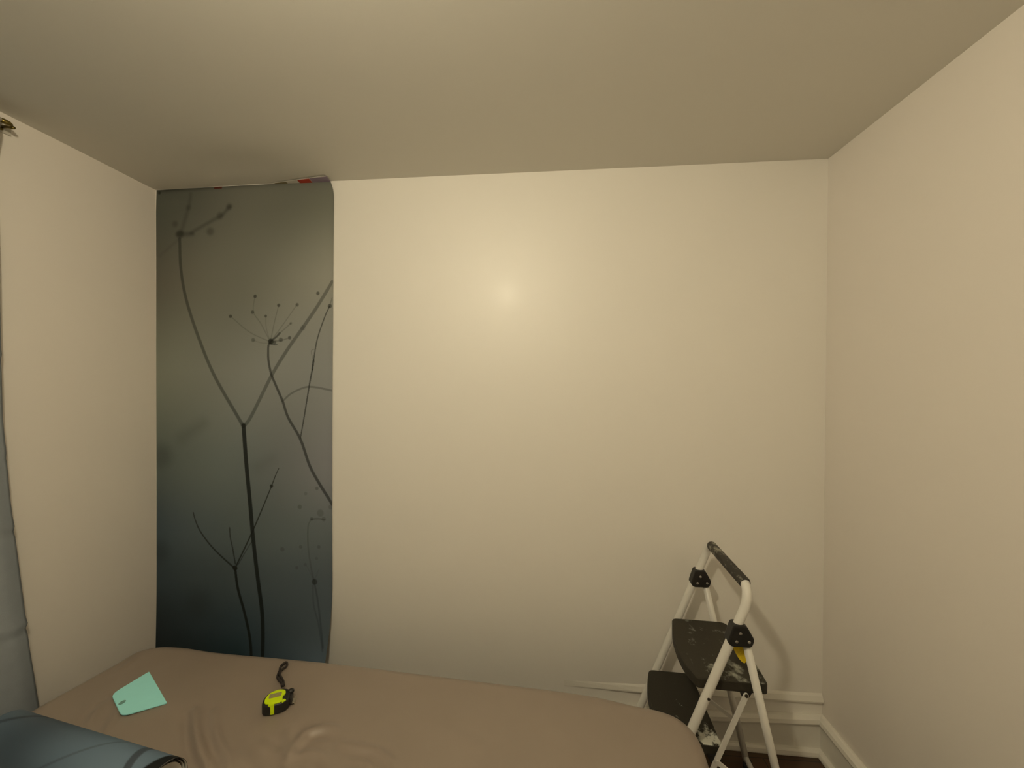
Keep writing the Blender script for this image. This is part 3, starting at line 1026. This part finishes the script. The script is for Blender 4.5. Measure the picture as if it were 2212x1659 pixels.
# front frame: one continuous bent tube, foot - side - handle - side - foot
side = [(W, fleg(0.02), 0.02), (W, fleg(0.25), 0.25), (W, fleg(0.5), 0.5), (W, fleg(ZB), ZB), (W, fleg(ZB) - SF * 0.045, ZB + 0.045), (W - 0.002, -0.022, ZB + 0.088),
        (W - 0.012, VH + 0.004, ZB + 0.122), (W - 0.034, VH, ZH - 0.004), (W - 0.06, VH, ZH)]
path = side + [(-p[0], p[1], p[2]) for p in side[::-1]]
bm = bmesh.new()
bm_tube(bm, catmull(path, 6), TRF, 16)
bm_obj('front_frame', bm, M['steel_white'], lad, True)
bm = bmesh.new()
gl = W - 0.034
bm_tube(bm, [(-gl, VH, ZH - 0.001), (-gl + 0.004, VH, ZH), (gl - 0.004, VH, ZH), (gl, VH, ZH - 0.001)], [0.0165, 0.0178, 0.0178, 0.0165], 18)
M['grip'] = splatter_mat('paint_marked_grip', (0.035, 0.030, 0.024), (0.30, 0.29, 0.23), 34, 0.56, 0.72, [((0.08, VH, ZH), 0.09, 0.12)], 0.7, (1, 2, 2))
bm_obj('grip', bm, M['grip'], lad, True)
for s in (-1, 1):
    bm = bmesh.new()
    bm_tube(bm, [(s * (W - 0.001), rleg(ZB), ZB), (s * (W - 0.001), rleg(0.02), 0.02)], TRR, 14)
    bm_obj('rear_leg', bm, M['steel_white'], lad, True)
    for vv, r in ((fleg(0.012), TRF), (rleg(0.012), TRR)):
        bm = bmesh.new()
        bm_tube(bm, [(s * (W - 0.0005), vv, 0.0), (s * (W - 0.0005), vv, 0.03)], r + 0.004, 14)
        bm_obj('foot_cap', bm, M['rubber'], lad, True)
    # bracket joining the tubes, wrapped round them
    bp = round_poly([(0.019, ZB + 0.034), (-0.018, ZB + 0.035), (-0.042, ZB - 0.008), (-0.034, ZB - 0.032), (0.024, ZB - 0.034), (0.036, ZB - 0.022)], 0.009, 4)
    bm = bmesh.new()
    bm_prism(bm, bp, 0, s * (W - 0.0185), s * (W + 0.0185), 0.004)
    br = bm_obj('bracket', bm, M['black_plastic'], lad, False)
    for (v, z) in ((0.000, 0.010), (0.011, -0.016), (-0.025, -0.014)):
        for sd in (1, -1):
            bm = bmesh.new()
            bm_tube(bm, [(s * W + sd * 0.018, v, ZB + z), (s * W + sd * 0.0195, v, ZB + z), (s * W + sd * 0.0208, v, ZB + z)], [0.0046, 0.0046, 0.003], 12)
            bm_obj('rivet', bm, M['rivet'], br, False)
bm = bmesh.new()
bm_tube(bm, [(-W, rleg(0.045), 0.045), (W, rleg(0.045), 0.045)], 0.010, 12)
bm_obj('rear_crossbar', bm, M['steel_white'], lad, True)
bm = bmesh.new()
bm_tube(bm, [(-W, fleg(0.06), 0.06), (W, fleg(0.06), 0.06)], 0.010, 12)
bm_obj('front_crossbar', bm, M['steel_white'], lad, True)

ZP, ZS, KL = 0.583, 0.368, 0.973
STEPC = (0.026, 0.022, 0.013)
M['tread_top'] = splatter_mat('ribbed_tread_platform', STEPC, (0.42, 0.43, 0.36), 26, 0.60, 0.80, [((-0.13, -0.05, ZP), 0.11, 0.15), ((-0.10, 0.03, ZP), 0.08, 0.06)], top_only=True)
M['tread_low'] = splatter_mat('ribbed_tread_step', (0.021, 0.018, 0.010), (0.60, 0.60, 0.52), 30, 0.665, 0.76, [((-0.13, 0.06, ZS), 0.09, 0.30)], top_only=True)


def tread(name, poly, rr, z, m, th=0.034):
    bm = bmesh.new()
    bm_prism(bm, round_poly([(p[0] * KL, p[1] * KL) for p in poly], rr, 6), 2, z - th, z, 0.004)
    return bm_obj(name, bm, m, lad, False)


tread('platform', [(0.166, 0.110), (0.166, -0.098), (0.08, -0.104), (-0.08, -0.106), (-0.168, -0.100), (-0.168, 0.118), (-0.10, 0.140), (-0.03, 0.143), (0.06, 0.136)],
      [0.020, 0.030, 0.05, 0.05, 0.012, 0.012, 0.06, 0.06, 0.06], ZP, M['tread_top'])
tread('step', [(0.166, 0.200), (0.166, 0.034), (-0.164, 0.034), (-0.164, 0.205), (-0.08, 0.229), (0.02, 0.232), (0.09, 0.222)], [0.018, 0.018, 0.012, 0.012, 0.06, 0.06, 0.06], ZS, M['tread_low'])


def flat_bar(name, a, b, wd=0.0075, th=0.0025, parent=None):
    """flat steel strip from a to b in a plane of constant u"""
    u = a[0]
    d = Vector((b[1] - a[1], b[2] - a[2])).normalized()
    n = Vector((-d.y, d.x))
    poly = []
    for c, s0 in (((a[1], a[2]), 1), ((b[1], b[2]), -1)):
        base = math.atan2(d.y, d.x) + (math.pi / 2 if s0 == 1 else -math.pi / 2)
        for i in range(7):
            an_ = base + math.pi * i / 6
            poly.append((c[0] + wd * math.cos(an_), c[1] + wd * math.sin(an_)))
    bm = bmesh.new()
    bm_prism(bm, poly, 0, u - th, u + th)
    return bm_obj(name, bm, M['steel_white'], parent or lad)


def bolt(u, v, z, parent, r=0.0055, s=1):
    bm = bmesh.new()
    bm_tube(bm, [(u - 0.005, v, z), (u + 0.005, v, z)], r, 12)
    return bm_obj('bolt', bm, M['dark_metal'], parent)


for s in (-1, 1):
    u = s * 0.1682
    b1 = flat_bar('support_bar', (u, -0.030, 0.545), (u, 0.073, 0.284))
    bolt(u, -0.030, 0.546, b1)
    bolt(u, 0.055, 0.329, b1)
    b2 = flat_bar('brace_bar', (u + s * 0.0055, 0.055, 0.329), (u + s * 0.0055, rleg(0.186) + 0.004, 0.186), 0.0065)
    bolt(u + s * 0.0055, rleg(0.186) + 0.004, 0.186, b2)
    # lugs under platform and step that the bars bolt to
    bm = bmesh.new()
    bm_prism(bm, round_poly([(-0.050, 0.555), (-0.012, 0.555), (-0.020, 0.535), (-0.040, 0.535)], 0.005, 3), 0, u - s * 0.010, u - s * 0.0028)
    bm_obj('lug', bm, M['black_plastic'], lad)
    bm = bmesh.new()
    bm_prism(bm, round_poly([(0.035, 0.340), (0.085, 0.340), (0.072, 0.316), (0.046, 0.316)], 0.005, 3), 0, u - s * 0.010, u - s * 0.0028)
    bm_obj('lug', bm, M['black_plastic'], lad)
    # pivots of the treads on the front tubes
    bolt(s * (W + 0.010), fleg(0.540) - 0.002, 0.540, lad, 0.0045)
    bolt(s * (W + 0.010), fleg(0.345) - 0.002, 0.345, lad, 0.0045)

# yellow sticker curled round the inside of the near rear tube
pts = [(0.014, 0.715), (-0.034, 0.715), (-0.036, 0.660), (-0.030, 0.640), (-0.022, 0.642), (-0.010, 0.655), (0.004, 0.680)]
bm = bmesh.new()
bm_prism(bm, round_poly(pts, 0.004, 3), 0, -0.160, -0.1592)
bm_obj('warning_label', bm, M['yellow_label'], lad)
